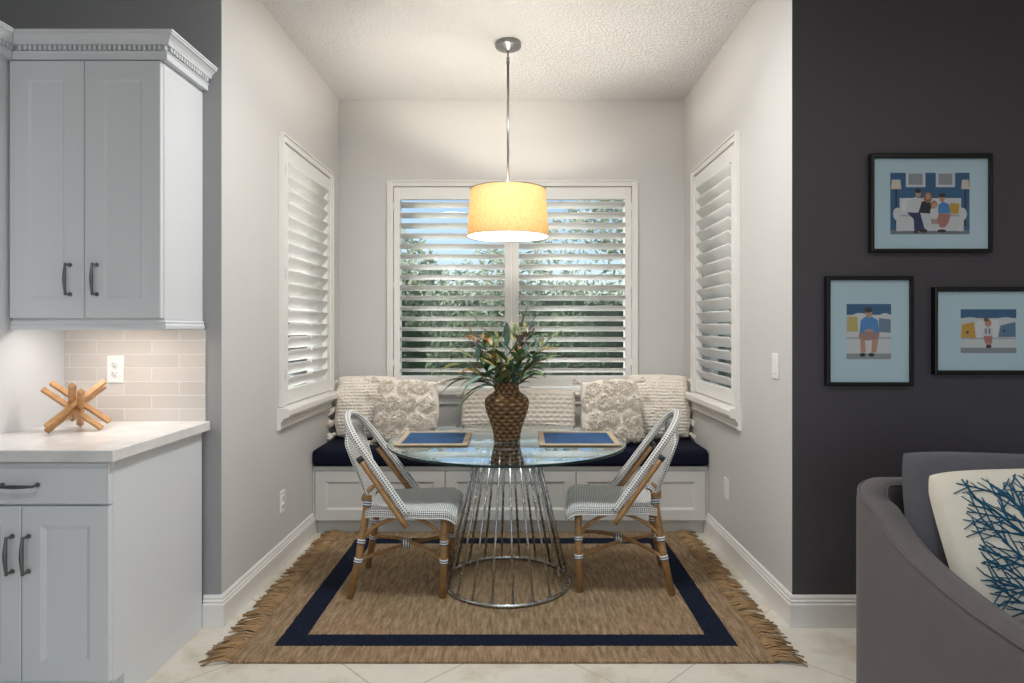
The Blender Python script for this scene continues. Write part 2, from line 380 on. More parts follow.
mid=.5*(-.0992+.002)-bc
shutter((bc,YB,0),0,-bw/2+.004,mid-.001,.044,.048,17,'white louvered shutter with blue sky behind, on the back window left of its centre post',-1)
shutter((bc,YB,0),0,mid+.001,bw/2-.004,.048,.044,22,'white louvered shutter with only trees behind, on the back window right of its centre post',1)
lw=LZ1-LZ0; lc=(LZ0+LZ1)/2
window(2,(XL,lc,0),PI/2,lw,False)
shutter((XL,lc,0),PI/2,-lw/2+.004,lw/2-.004,.07,.06,50,'bright sunlit white louvered shutter on the wall nearer the kitchen cabinets',-1,True)
rw=RZ1-RZ0; rc=(RZ0+RZ1)/2
window(3,(XR,rc,0),-PI/2,rw,False)
shutter((XR,rc,0),-PI/2,-rw/2+.004,rw/2-.004,.06,.07,45,'grey shaded white louvered shutter on the side wall with the light switch',1)
# ------------------------------------------------------------------ electrical plates
def plate(name,loc,rz,label,cat,kind):
    root=empty(name,loc,rz,label=label,cat=cat)
    m=MB(); m.box(-.036,.036,-.006,0,-.058,.058); m.build('cover_plate',M['plastic'],root,.003)
    m=MB()
    if kind=='switch':
        m.box(-.0165,.0165,-.009,-.006,-.034,.034); m.build('rocker',M['plastic'],root,.002)
    elif kind=='outlet':
        for dz in (-.02,.02):
            m=MB(); m.lathe([(0,-.0085),(.0155,-.0085),(.017,-.006)],20); 
            for i,(x,y,z) in enumerate(m.v): m.v[i]=(x,z,y+dz)
            rec=m.build('receptacle',M['plastic'],root)
            s=MB(); s.box(-.0075,-.0055,-.0092,-.0084,dz-.002,dz+.008); s.box(.0055,.0075,-.0092,-.0084,dz-.001,dz+.007); s.box(-.002,.002,-.0092,-.0084,dz-.010,dz-.006); s.build('slots',M['slot'],rec)
    else:
        m.box(-.0165,.0165,-.0075,-.006,-.034,.034); m.build('insert',M['plastic'],root,.001)
    return root
plate('power_outlet',(-1.708,YW-.008,1.0956),0,'white duplex power outlet on the tiled backsplash above the counter','outlet','outlet')
plate('power_outlet',(XL,3.417,.345),PI/2,'white power outlet low on the alcove wall below the sunlit shutter','outlet','outlet')
plate('outlet_cover',(XR,3.571,.374),-PI/2,'white wall plate low on the alcove wall beside the bench, below the shaded shutter','wall plate','blank')
plate('light_switch',(XR,2.89,1.098),-PI/2,'white light switch on the alcove wall near the charcoal corner','switch','switch')
# ------------------------------------------------------------------ kitchen
m=MB(); m.box(-1.925,-1.33,YW-.008,YW,.875,1.262); o=m.build('wall_backsplash',M['splash']); o['kind']='structure'
def panel_front(m,x0,x1,z0,z1,yf,th,fr,bv=.014,dp=.008,mi=0,raised=False):
    def ring(i,y): return [m.vert((x,y,z)) for (x,z) in ((x0+i,z0+i),(x1-i,z0+i),(x1-i,z1-i),(x0+i,z1-i))]
    R=[ring(0,yf+th),ring(0,yf+.003),ring(.003,yf),ring(fr,yf),ring(fr+bv,yf+dp)]
    if raised: R+= [ring(fr+bv+.012,yf+dp),ring(fr+bv+.03,yf+dp*.3)]
    for a,b in zip(R,R[1:]):
        for k in range(4): m.face((a[k],a[(k+1)%4],b[(k+1)%4],b[k]),mi)
    m.face(R[-1],mi); m.face(R[0][::-1],mi)
def pull(parent,c,vert,L=.115):
    m=MB(); pts=[]; rr=[]
    for i in range(13):
        t=i/12*2-1; out=-.026-.006*math.cos(t*PI/2); rad=.0042+.0028*(1-abs(t))**1.0
        p=(c[0],c[1]+out,c[2]+t*L/2) if vert else (c[0]+t*L/2,c[1]+out,c[2]); pts.append(p); rr.append(rad)
    m.tube(pts,rr,8)
    for s in (-1,1):
        q=(c[0],c[2]+s*L*.46) if vert else (c[0]+s*L*.46,c[2])
        m.tube([(q[0],c[1],q[1]),(q[0],c[1]-.004,q[1]),(q[0],c[1]-.008,q[1]),(q[0],c[1]-.03,q[1])],[.008,.008,.005,.0048],8)
    return m.build('handle',M['pewter'],parent)
YF=2.425; XS=-1.343; XA=-1.92
uc=empty('wall_cabinet',((XA+XS)/2,YW,1.27),label='white wall cabinet with two panel doors and dentil crown above the counter',cat='cabinet')
def at(root,m):
    off=Vector(root.location); m.v=[tuple(Vector(p)-off) for p in m.v]; return m
m=MB(); m.box(XA+.001,XS,YF+.001,YW-.001,1.300,2.30); at(uc,m).build('body',M['cab'],uc,.002)
xm=-1.634
for (a,b,hx) in ((XA+.004,xm-.0015,-.058),(xm+.0015,XS-.003,.042)):
    m=MB(); panel_front(m,a,b,1.308,2.276,YF-.019,.019,.072,.01,.006); d=at(uc,m).build('door',M['cab'],uc)
    hw=xm+hx+.006; pull(d,tuple(Vector((hw,YF-.019,1.452))-Vector(uc.location)),True,.12)
CP=[(.0,2.279),(.022,2.279),(.022,2.302),(.026,2.306),(.026,2.309),(.014,2.309),(.014,2.329),(.036,2.329),(.036,2.335),(.042,2.346),(.052,2.356),(.060,2.360),(.060,2.366),(.064,2.368),(.064,2.3745),(0,2.3745)]
m=MB(); m.sweep(CP,[lambda o:(XA-.004+o,YF-o),lambda o:(XS+o,YF-o),lambda o:(XS+o,YW)])
x=XA+.05
while x<XS+.02: m.box(x,x+.0105,YF-.033,YF-.02,2.311,2.328); x+=.0186
y=YF-.012
while y<YW-.02: m.box(XS+.02,XS+.033,y,y+.0105,2.311,2.328); y+=.0186
at(uc,m).build('crown_moulding',M['cab'],uc)
RP=[(-.018,1.2995),(.004,1.2995),(.010,1.293),(.008,1.286),(.012,1.279),(.012,1.268),(.008,1.262),(-.018,1.262)]
m=MB(); m.sweep(RP,[lambda o:(XA+.003,YF-o),lambda o:(XS+o,YF-o),lambda o:(XS+o,YW-.009)]); at(uc,m).build('light_rail',M['cab'],uc)
m=MB(); m.box(-1.79,-1.41,2.47,2.50,1.288,1.2995); at(uc,m).build('light_strip',M['strip'],uc)
# tall cabinet flanking
tc_=empty('tall_cabinet',(-2.3,2.4,0),label='white tall cabinet side panel at the edge of the photo flanking the counter',cat='cabinet')
m=MB(); m.box(-2.70,-1.9255,2.03,YW-.001,0,2.30); at(tc_,m).build('side_panel',M['cab'],tc_,.003)
m=MB(); m.sweep(CP,[lambda o:(-1.925+o,2.03),lambda o:(-1.925+o,YF-.001-o)])
y=2.05
while y<YF-.04: m.box(-1.925+.02,-1.925+.033,y,y+.0105,2.311,2.328); y+=.0186
at(tc_,m).build('crown_moulding',M['cab'],tc_)
# countertop
m=MB(); m.box(-1.925,-1.31,2.068,YW-.001,.835,.875); o=m.build('countertop',M['quartz'],None,.004); tag(o,'white quartz countertop slab on the base cabinet under the backsplash','countertop')
# base cabinet
YC=2.112; XB=-1.338
bc_=empty('base_cabinet',(-1.63,2.4,0),label='white base cabinet with a drawer over two panel doors under the quartz counter',cat='cabinet')
m=MB(); m.box(-1.918,XB,YC+.001,YW-.018,.10,.834); m.box(-1.918,XB,YC+.062,YW-.018,0,.10); at(bc_,m).build('body',M['cab'],bc_,.002)
m=MB(); panel_front(m,-1.915,XB-.002,.693,.828,YC-.019,.019,.004,.006,.0015); d=at(bc_,m).build('drawer',M['cab'],bc_)
pull(d,tuple(Vector((-1.63,YC-.019,.757))-Vector(bc_.location)),False,.125)
for (a,b,hx) in ((-1.915,-1.6295,-1.655),(-1.6265,XB-.002,-1.602)):
    m=MB(); panel_front(m,a,b,.112,.686,YC-.019,.019,.062,.016,.008); d=at(bc_,m).build('door',M['cab'],bc_)
    pull(d,tuple(Vector((hx,YC-.019,.532))-Vector(bc_.location)),True,.125)
# wooden burr puzzle on the counter
pz=empty('wooden_star_puzzle',(-1.70,2.46,.8755),.61,label='pale wooden interlocking star puzzle standing on the white counter',cat='decoration')
Rm=Matrix(((-.707,.707,0,0),(.408,.408,-.816,0),(.577,.577,.577,0),(0,0,0,1)))
Lb,wb=.262,.0185
lo=9
bars=[]
for ax in range(3):
    for s in (-1,1):
        off=Vector((0,0,0)); off[(ax+1)%3]=s*wb*1.0
        d=[wb,wb,wb]; d[ax]=Lb
        bars.append((Matrix.Translation(off),d))
for (T,d) in bars:
    for sx in (-1,1):
        for sy in (-1,1):
            for sz in (-1,1): lo=min(lo,(Rm@T@Vector((sx*d[0]/2,sy*d[1]/2,sz*d[2]/2))).z)
Rm=Matrix.Translation((0,0,-lo))@Rm
for (T,d) in bars:
    m=MB(); m.obox(Rm@T,*d); m.build('stick',M['oak'],pz,.0015)
# ------------------------------------------------------------------ bench
YBF=3.92
bn=empty('window_bench',(-.05,4.2,0),label='built-in painted bench with three panel fronts under the back window',cat='bench')
m=MB(); m.box(XL+.002,XR-.002,YBF+.02,YB-.002,.085,.4226); m.box(XL+.002,XR-.002,YBF+.05,YB-.002,0,.085); m.box(XL+.002,XR-.002,YBF,YBF+.02,.3955,.4226)
m.box(XL+.002,XL+.012,YBF,YBF+.02,.085,.3955); m.box(XR-.012,XR-.002,YBF,YBF+.02,.085,.3955)
at(bn,m).build('body',M['bench'],bn,.002)
xs=[XL+.014,-.451,.351,XR-.014]
for a,b in zip(xs,xs[1:]):
    m=MB(); panel_front(m,a+.002,b-.002,.090,.3935,YBF,.02,.065,.014,.009); at(bn,m).build('panel_front',M['bench'],bn)
m=MB(); m.box(XL+.002,XR-.002,3.89,YB-.004,.4228,.53); o=m.build('bench_cushion',M['navy'],None,.03,5); o.data.polygons.foreach_set('use_smooth',[True]*6)
tag(o,'long navy blue seat cushion lying on the built-in bench','cushion')
# ------------------------------------------------------------------ pillows
def sgn(x): return -1 if x<0 else 1
def pillow_mb(w,h,t,n,disp=None,e=.42,pinch=.06,round_=0,wob=0):
    m=MB()
    def surf(side):
        def fn(u,v):
            a,b=u*2-1,v*2-1
            x=a*w/2*(1-pinch*(1-b*b)*abs(a)**3*.5)*(1-round_*a*a*b**4); z=b*h/2*(1-pinch*(1-a*a)*abs(b)**3*.5)*(1-round_*b*b*a**4)
            if wob: x+=wob*noise.noise((a*2.2,b*2.2,w*17))*abs(a)**2; z+=wob*noise.noise((a*2.2,b*2.2,w*31+5))*abs(b)**2
            k=max(0,(1-abs(a)**2.6))*max(0,(1-abs(b)**2.6))
            y=side*t/2*(k**e)
            if disp and k>0: y+=side*disp(x,z,k,side)
            return (x,y,z+h/2)
        return fn
    m.grid(surf(-1),n,n,0,True,uvs=(w,h)); m.grid(surf(1),n//2,n//2,0,True,flip=True)
    return m,surf
def tassel(parent,p,d,L=.07,r=.02):
    m=MB(); d=Vector(d).normalized(); p=Vector(p); a=d.orthogonal().normalized(); b=d.cross(a)
    m.tube([p,p+d*.012,p+d*.02],[.006,.013,.008],8)
    for i in range(26):
        q=random.random()*2*PI; s=math.sqrt(random.random()); o=(a*math.cos(q)+b*math.sin(q))*s
        l=L*(.85+.3*random.random())
        m.tube([p+d*.016+o*.005,p+d*(.016+l*.5)+o*r*.9,p+d*(.016+l)+o*r*1.05],[.003,.0042,.0032],5)
    return m.build('tassel',M['cream'],parent)
def rib(seed):
    def f(x,z,k,s):
        r=math.sin(z*2*PI/.021+noise.noise((x*9,z*9,seed))*1.2); q=noise.noise((x*70,z*70,seed)); g=noise.noise((x*14,z*14,seed+5))
        pile=1 if g>.05 else .45
        return min(1,k*4)*(.0028*r+.009*q*pile+.008*g)
    return f
def tufts(seed,centers,R=.036):
    def f(x,z,k,s):
        v=0
        for (cx,cz) in centers:
            d=math.hypot(x-cx,z-cz)
            if d<R*1.3:
                q=max(0,1-(d/(R*1.3))**2); v=max(v,.014*q+.006*q*noise.noise((x*110,z*110,seed)))
        return min(1,k*4)*(v+.004*noise.noise((x*60,z*60,seed+3))+.004*noise.noise((x*16,z*16,seed+9)))
    return f
def pile_strands(parent,surf,centers,R,w,h,nper=150,ln=.026):
    m=MB(); fn=surf(-1)
    for (cx,cz) in centers:
        for i in range(nper):
            q=random.random()*2*PI; s=R*math.sqrt(random.random()); x=cx+s*math.cos(q); z=cz+s*math.sin(q)
            u,v=(x/(w/2)+1)/2,(z/(h/2)+1)/2
            if not(0.02<u<.98 and .02<v<.98): continue
            p=Vector(fn(u,v)); d=Vector((math.cos(q)*.8,-1,math.sin(q)*.8-.25)).normalized()
            m.tube([p+Vector((0,.004,0)),p+d*ln*.6,p+d*ln+Vector((math.cos(q)*.006,0,-.008))],[.0026,.0030,.0020],4)
    return m.build('yarn_tufts',M['cream'],parent)
def put(root,loc,tilt,yaw,roll=0): root.location=loc; root.rotation_euler=(tilt,roll,yaw)
SEAT=.541
def ribbed_pillow(w,h,t,seed,side,label,loc,tilt,yaw,roll=0):
    root=empty('throw_pillow',label=label,cat='pillow'); m,s=pillow_mb(w,h,t,120,rib(seed),.40,-.05,.06,.016); m.build('cover',M['cream'],root)
    for i in range(5):
        z=.03+(h-.06)*i/4; tassel(root,(side*w*.485,0,z),(side*1,-.5,-.6),.06,.028)
    put(root,loc,tilt,yaw,roll)
def tuft_pillow(w,h,t,seed,label,loc,tilt,yaw,roll=0):
    root=empty('throw_pillow',label=label,cat='pillow')
    ce=[((i-1.5+.5*(j%2)-.12)*w*.27,(j-1.5)*h*.26) for j in range(4) for i in range(4)]
    ce=[(cx+random.uniform(-.01,.01),cz+random.uniform(-.01,.01)) for cx,cz in ce]
    m,s=pillow_mb(w,h,t,120,tufts(seed,ce),.40,-.04,.06,.016); m.build('cover',M['cream'],root)
    pile_strands(root,s,ce,.040,w,h,120,.019)
    for (sx,sz) in ((-1,-1),(1,-1),(-1,1),(1,1)): tassel(root,(sx*w*.47,0,h/2+sz*h*.47),(sx,-.2,sz*.5-.3),.035,.02)
    put(root,loc,tilt,yaw,roll)
TL=-.22
ribbed_pillow(.41,.41,.18,1.0,-1,'cream ribbed pillow with side tassels leaning in the bench corner by the sunlit shutter',(-1.015,4.27,SEAT),TL,.10)
tuft_pillow(.40,.40,.17,2.0,'cream tufted pillow leaning on the bench behind the blue placemat nearer the kitchen cabinets',(-.725,4.05,SEAT),TL,-.06,.03)
ribbed_pillow(.41,.42,.18,3.0,1,'cream ribbed pillow with side tassels leaning in the bench corner below the shaded shutter',(.935,4.27,SEAT),TL,-.10)
tuft_pillow(.385,.40,.17,4.0,'cream tufted pillow leaning on the bench between the lumbar pillow and the shaded corner pillow',(.60,4.05,SEAT),TL,.07,-.03)
def quilt(x,z,k,s): return min(1,k*4)*(.004*math.sin(x*2*PI/.045)*math.sin(z*2*PI/.045)+.004*noise.noise((x*60,z*60,7))+.003*math.sin(z*2*PI/.03))
root=empty('lumbar_pillow',label='long cream woven lumbar pillow on the bench behind the wicker vase',cat='pillow'); m,s=pillow_mb(.76,.32,.15,110,quilt,.40,-.03,.05,.012); m.build('cover',M['cream'],root); put(root,(.0,4.27,SEAT),TL,0)
for (sx,sz) in ((-1,1),(1,1),(-1,-1),(1,-1)): tassel(root,(sx*.365,0,.16+sz*.145),(sx,-.1,-.5),.04,.012)
# ------------------------------------------------------------------ rug
rug=empty('jute_rug',(0,0,0),label='flat woven jute rug with navy border band and fringed ends under the table',cat='rug')
m=MB(); m.box(RX0,RX1,RY0,RY1,.0005,.010); m.build('rug_body',M['jute'],rug,.002)
for sd,x in ((-1,RX0),(1,RX1)):
    m=MB(); y=RY0+.004
    while y<RY1-.004:
        L=.085+.035*random.random(); dy=.022*math.sin(y*31)+.018*math.sin(y*83+1)+random.uniform(-.014,.014)-(.03 if y<RY0+.08 else 0)
        z1=random.uniform(.003,.016); k=random.uniform(.004,.012)
        m.tube([(x-sd*.012,y,.010),(x+sd*.02,y+dy*.1,.011+k),(x+sd*L*.6,y+dy*.5,z1+.002),(x+sd*L,y+dy+random.uniform(-.012,.012),.0035)],[.0030,.0036,.0034,.0022],5)
        y+=random.uniform(.0030,.0062)+(random.uniform(.006,.014) if random.random()<.16 else 0)
    m.build('fringe',M['fringe'],rug)
# ------------------------------------------------------------------ dining table
TX,TY,TZ=-.0585,3.183,.712; TR=.585
tb=empty('dining_table',(TX,TY,.0),label='round glass dining table on a flared cage of metal rods',cat='table')
m=MB(); prof=[(0,TZ-.012),(TR-.003,TZ-.012)]
m.lathe([(0.0001,TZ-.012),(TR-.002,TZ-.012)],96,m=0); m.lathe([(TR-.002,TZ-.012),(TR,TZ-.010),(TR,TZ-.002),(TR-.002,TZ)],96,m=1); m.lathe([(TR-.002,TZ),(0.0001,TZ)],96,m=0)
m.build('glass_top',[M['glass'],M['glassedge']],tb)
rb,rt,zb,zt=.307,.142,.019,TZ-.02
m=MB(); m.tube([(rb*math.cos(2*PI*i/72),rb*math.sin(2*PI*i/72),zb) for i in range(72)],.0085,10,closed=True); m.build('base_ring',M['gunmetal'],tb)
m=MB(); m.tube([(rt*math.cos(2*PI*i/48),rt*math.sin(2*PI*i/48),zt) for i in range(48)],.0065,10,closed=True); m.build('top_ring',M['gunmetal'],tb)
for i in range(20):
    a=2*PI*(i+.35)/20; m=MB(); m.tube([(rb*math.cos(a),rb*math.sin(a),zb),(rt*math.cos(a),rt*math.sin(a),zt)],.0058,8); m.build('rod',M['gunmetal'],tb)
# placemats
def placemat(x0,x1,y0,y1,rz,label):
    cx,cy=(x0+x1)/2,(y0+y1)/2; w,d=(x1-x0)/2,(y1-y0)/2
    root=empty('placemat',(cx,cy,TZ),rz,label=label,cat='placemat',group='blue placemats')
    m=MB(); m.box(-w+.027,w-.027,-d+.027,d-.027,.0008,.0065); m.build('woven_field',M['matblue'],root,.002)
    m=MB()
    for (a,b,c,e) in ((-w,w,-d,-d+.028),(-w,w,d-.028,d),(-w,-w+.028,-d+.028,d-.028),(w-.028,w,-d+.028,d-.028)): m.box(a,b,c,e,.0006,.0095)
    m.build('jute_border',M['matjute'],root,.003)
placemat(-.593,-.245,3.015,3.40,.02,'blue placemat with jute border on the glass table, nearer the kitchen cabinets')
placemat(.10,.488,3.015,3.40,-.01,'blue placemat with jute border on the glass table, nearer the sofa')
# vase
m=MB(); K=[(0,0.0),(.062,.0),(.068,.008),(.066,.022),(.070,.045),(.084,.09),(.100,.135),(.110,.172),(.1115,.19),(.106,.208),(.088,.225),(.068,.236),(.060,.248),(.058,.262),(.060,.278),(.062,.286)]
K=K+[(.055,.288),(.052,.28),(.05,.2),(.05,.03),(.0001,.028)]; K[0]=(.0001,0)
P=[]; acc=[0]
for a,b in zip(K,K[1:]): acc.append(acc[-1]+math.hypot(a[0]-b[0],a[1]-b[1]))
for i in range(91):
    d=acc[-1]*i/90; k=max(q for q in range(len(K)-1) if acc[q]<=d+1e-9); f=(d-acc[k])/max(1e-9,acc[k+1]-acc[k]); P.append((K[k][0]+(K[k+1][0]-K[k][0])*min(1,f),K[k][1]+(K[k+1][1]-K[k][1])*min(1,f)))
m.lathe([(r*(1+.0*z),z) for r,z in P],72)
o=m.build('wicker_vase',M['wicker'],None,loc=(TX,TY,TZ+.001)); tag(o,'brown woven wicker vase standing at the centre of the glass table','vase')
# greenery
pl=empty('leafy_arrangement',(TX,TY,TZ+.26),label='green and bronze leafy sprays with small berries standing in the wicker vase',cat='plant')
def leaf(m,p,d,L,W,mi,droop=.4,roll=0):
    d=Vector(d).normalized(); side=d.cross(Vector((0,0,1)))
    if side.length<.05: side=Vector((1,0,0))
    side.normalize(); side=(Matrix.Rotation(roll,3,d)@side); b=len(m.v); n=7; p=Vector(p)
    for i in range(n+1):
        t=i/n; wv=W*math.sin(PI*min(1,t*.93+.05))**.85*(1-t*.25); q=p+d*L*t+Vector((0,0,-droop*L*t*t)); nn=side.cross(d)
        m.v+= [tuple(q-side*wv+nn*wv*.35),tuple(q),tuple(q+side*wv+nn*wv*.35)]
    for i in range(n):
        a=b+i*3; m.face((a,a+1,a+4,a+3),mi,None,True); m.face((a+1,a+2,a+5,a+4),mi,None,True)
random.seed(21)
sprays=[(-.17,0.02,.25,2),(-.20,-.05,.16,0),(-.13,.08,.27,1),(-.09,-.04,.24,1),(-.24,-.03,.10,1),(-.05,.08,.22,0),(.0,-.06,.20,0),(.04,.06,.26,0),(.08,-.03,.30,2),(.13,.05,.31,1),(.18,-.05,.20,0),(.21,.02,.22,1),(.19,.07,.12,0),(-.12,-.12,.05,0),(-.22,-.05,.03,3),(-.15,-.10,-.02,3),(.02,-.12,.10,3),(.12,-.11,.07,0),(-.05,-.12,.09,0),(.06,-.10,.15,0),(-.11,.0,.17,0),(.11,.0,.18,0)]
for (dx,dy,dz,kind) in sprays:
    st=MB(); m=MB(); p0=Vector((random.uniform(-.02,.02),random.uniform(-.02,.02),-.12)); p1=Vector((dx*.25,dy*.25,.07)); p2=Vector((dx,dy,dz+.02))*.94
    def bz(t): return p0*(1-t)**2+p1*2*t*(1-t)+p2*t*t
    pts=[bz(i/10) for i in range(11)]; st.tube(pts,[.0028-.0018*i/10 for i in range(11)],6)
    stem=st.build('stem',M['leafB'],pl)
    n=8 if kind!=3 else 6
    for i in range(n):
        t=.40+.60*i/(n-1); p=bz(t); d=(bz(min(1,t+.05))-bz(t-.05)).normalized()
        ang=i*2.4+random.random(); r=Vector((math.cos(ang),math.sin(ang),.1)); dd=(d*1.0+r*.8).normalized() if i<n-1 else d
        mi={0:random.choice((0,0,1,3)),1:random.choice((1,1,1,0,2)),2:random.choice((2,2,1)),3:random.choice((3,3,0))}[kind]
        leaf(m,p,dd,random.uniform(.095,.17),random.uniform(.012,.021),mi,random.uniform(.15,.65),random.uniform(-.5,.5))
    m.build('foliage',[M['leafA'],M['leafB'],M['leafC'],M['leafD']],stem)
for (dx,dy,dz) in ((-.165,-.03,.235),(.075,-.05,.24),(.10,.02,.29)):
    m=MB(); st=MB(); 
    for i in range(14):
        c=(dx+random.uniform(-.035,.035),dy+random.uniform(-.03,.03),dz+random.uniform(-.02,.035)); r=random.uniform(.003,.0045)
        m.lathe([(r*math.sin(PI*k/6)+1e-5,-r*math.cos(PI*k/6)) for k in range(7)],8,c)
        m.tube([c,(dx,dy,dz-.03)],.0008,4)
    m.tube([(dx,dy,dz-.03),(dx*.5,dy*.5,.05),(0,0,-.1)],.0015,5)
    m.build('berry_cluster',M['berry'],pl)
# ------------------------------------------------------------------ pendant lamp
PX,PY=-.06,3.60
pd=empty('pendant_lamp',(PX,PY,0),label='drum pendant lamp with lit linen shade hanging from the ceiling over the table',cat='lamp')
m=MB(); m.lathe([(.0001,2.8735),(.070,2.8735),(.0735,2.868),(.0735,2.852),(.069,2.846),(.052,2.845),(.046,2.839),(.018,2.836),(.014,2.83),(.0001,2.829)],48); m.build('ceiling_canopy',M['nickel'],pd)
m=MB(); m.tube([(0,0,2.832),(0,0,2.76)],.0045,10); m.tube([(0,0,2.79),(0,0,2.775)],.009,10); m.tube([(0,0,2.765),(0,0,1.99)],.0068,12); m.tube([(0,0,2.768),(0,0,2.755)],.010,12); m.build('stem',M['nickel'],pd)
r0,r1,z0,z1=.229,.211,1.782,2.046
m=MB(); m.lathe([(r0,z0),(r1,z1),(r1-.002,z1),(r0-.002,z0),(r0,z0)],72); m.build('lamp_shade',M['shade'],pd)
for (r,z) in ((r0,z0),(r1,z1)):
    m=MB(); m.tube([(r*math.cos(2*PI*i/72),r*math.sin(2*PI*i/72),z) for i in range(72)],.0022,6,closed=True); m.build('shade_ring',M['nickel'],pd)
m=MB()
for k in range(3):
    a=2*PI*k/3+.4; m.tube([(0,0,z1-.02),(r1*math.cos(a),r1*math.sin(a),z1-.004)],.002,6)
m.build('spider',M['nickel'],pd)
m=MB(); m.lathe([(r0-.004,z0+.004),(.0001,z0+.003)],64); m.build('diffuser',M['diffuser'],pd)
m=MB(); m.lathe([(.0001,z0-.012),(.008,z0-.010),(.010,z0-.002),(.006,z0+.003)],16); m.tube([(0,0,z0+.004),(0,0,z1-.02)],.003,8); m.build('finial',M['nickel'],pd)
for bx,by in ((-.07,-.07),(.07,.05)):
    m=MB(); m.lathe([(.0001,-.032),(.018,-.026),(.029,-.008),(.028,.008),(.016,.03),(.013,.045)],20,(bx,by,1.92)); bl=m.build('bulb',M['bulb'],pd)
    m=MB(); m.tube([(bx,by,1.965),(bx,by,2.01)],.014,12); m.tube([(bx,by,2.0),(0,0,2.02)],.005,6); m.build('socket',M['nickel'],pd)
# ------------------------------------------------------------------ bistro chairs (local: +x is the front)
def lerp(a,b,t): return a+(b-a)*t
def make_chair(name):
    root=empty(name)
    # seat
    def seat(u,v):
        x=lerp(-.165,.262,u); hw=lerp(.165,.218,min(1,u*1.5)**.8); y=(v*2-1)*hw
        e=abs(v*2-1); z=.432-.010*(1-e*e)-.016*math.sin(u*PI)*(1-e)-.020*e**6
        z-=.030*max(0,(u-.86)/.14)**2+.01*max(0,(.1-u)/.1)
        return (x,y,z)
    m=MB(); nu,nv=28,24
    m.grid(seat,nu,nv,0,True,uvs=(.427,.43),flip=False)
    def rim(t):
        t=t%1*4; k=int(t); f=t-k
        return seat(*((f,0),(1,f),(1-f,1),(0,1-f))[k])
    def skirt(u,v):
        p=rim(u); n=Vector((p[0]-.05,p[1],0)).normalized(); o=.006*math.sin(PI*v)
        return (p[0]+n.x*o,p[1]+n.y*o,p[2]-.036*v)
    m.grid(skirt,96,4,0,True,cu=True,uvs=(1.6,.036))
    m.grid(lambda u,v:(seat(u,v)[0],seat(u,v)[1],seat(u,v)[2]-.036),12,10,0,True)
    m.tube([Vector(rim(i/80))-Vector((0,0,.034)) for i in range(80)],.006,6,1,closed=True)
    m.build('seat',[M['weave'],M['wrap']],root)
    # back loop
    A=Vector((.035,0,.392)); B=Vector((-.286,0,.836)); ax=(B-A); L=ax.length; ax.normalize()
    def lw(s):
        if s<.34: return lerp(.206,.178,s/.34)
        q=(s-.34)/(L-.34); return .178*math.sqrt(max(0,1-q**2.3))
    def lp(s,sg,off=0): 
        nrm=Vector((-ax.z,0,ax.x)); p=A+ax*s+nrm*off; return Vector((p.x,sg*lw(s),p.z))
    ss=[L*i/16*.62 for i in range(17)]+[.62*L+(L*.38)*math.sin(PI/2*i/16) for i in range(1,17)]
    pts=[lp(s,-1) for s in ss]+[lp(s,1) for s in ss[::-1][1:]]
    m=MB(); m.tube(pts,.0175,12); m.build('back_loop',M['wrap'],root)
    # cane stiles beside the loop
    for sg in (-1,1):
        m=MB(); q=[lp(-.045+i*.042,sg,.034)+Vector((0,sg*.004,0)) for i in range(10)]
        m.tube(q,.0135,10); st=m.build('stile',M['rattan'],root)
        m=MB(); m.tube([q[-1]-(q[-1]-q[-2])*.25,q[-1]+(q[-1]-q[-2])*.35],.0155,10); m.build('stile_cap',M['cap'],st)
    # woven back panel
    def loopx(z): return A.x+(B.x-A.x)*(z-A.z)/(B.z-A.z)
    def ex(z):
        if z>.77: return loopx(z)
        if z>.72: return lerp(-.252,loopx(.77)-.008,(z-.72)/.05)
        return lerp(-.150,-.252,(z-.43)/.29)
    def hw(z):
        if z>.70:
            s=(z-A.z)/ax.z; return max(.004,lw(min(L,s))-.004)
        return lerp(.128,.174,max(0,(z-.43)/.27)**.8)
    m=MB()
    def pan(off):
        def f(u,v):
            z=lerp(.428,.832,v); e=u*2-1; w=hw(z); cav=.030*(1-e*e)*min(1,(.84-z)/.06)
            return (ex(z)-cav-off,e*w,z)
        return f
    m.grid(pan(0),20,32,0,True,uvs=(.33,.41)); m.grid(pan(.010),20,32,0,True,uvs=(.33,.41),flip=True)
    for u in (0,1): m.tube([Vector(pan(.005)(u,i/24)) for i in range(25)],.0085,8,1)
    m.build('back_panel',[M['weave'],M['wrap']],root)
    m=MB(); m.tube([(-.178,-.15,.452),(-.195,0,.455),(-.178,.15,.452)],.013,10); m.build('rear_rail',M['rattan'],root)
    # legs with bindings
    legs={}
    for (fx,sg) in ((1,-1),(1,1),(-1,-1),(-1,1)):
        if fx>0: q=[Vector((.205,sg*.182,.40)),Vector((.204,sg*.187,.2)),Vector((.199,sg*.190,0))]
        else: q=[Vector((-.158,sg*.142,.468)),Vector((-.172,sg*.150,.36)),Vector((-.198,sg*.168,.18)),Vector((-.235,sg*.190,0))]
        legs[fx,sg]=q
        def on(z,q=q):
            for a,b in zip(q,q[1:]):
                if b.z<=z<=a.z+1e-6: return b.lerp(a,(z-b.z)/(a.z-b.z))
            return q[0]
        legs[fx,sg,'on']=on
        m=MB(); m.tube(q,[.0175]*(len(q)-1)+[.0165],12); lg=m.build('leg',M['rattan'],root)
        for z,hh in ((.255,.011),(.168,.011),(.385 if fx>0 else .432,.014)):
            m=MB(); a,b=on(z-hh),on(z+hh); m.tube([a,a.lerp(b,.33),a.lerp(b,.66),b],.0205,12); m.build('binding',M['bind'],lg)
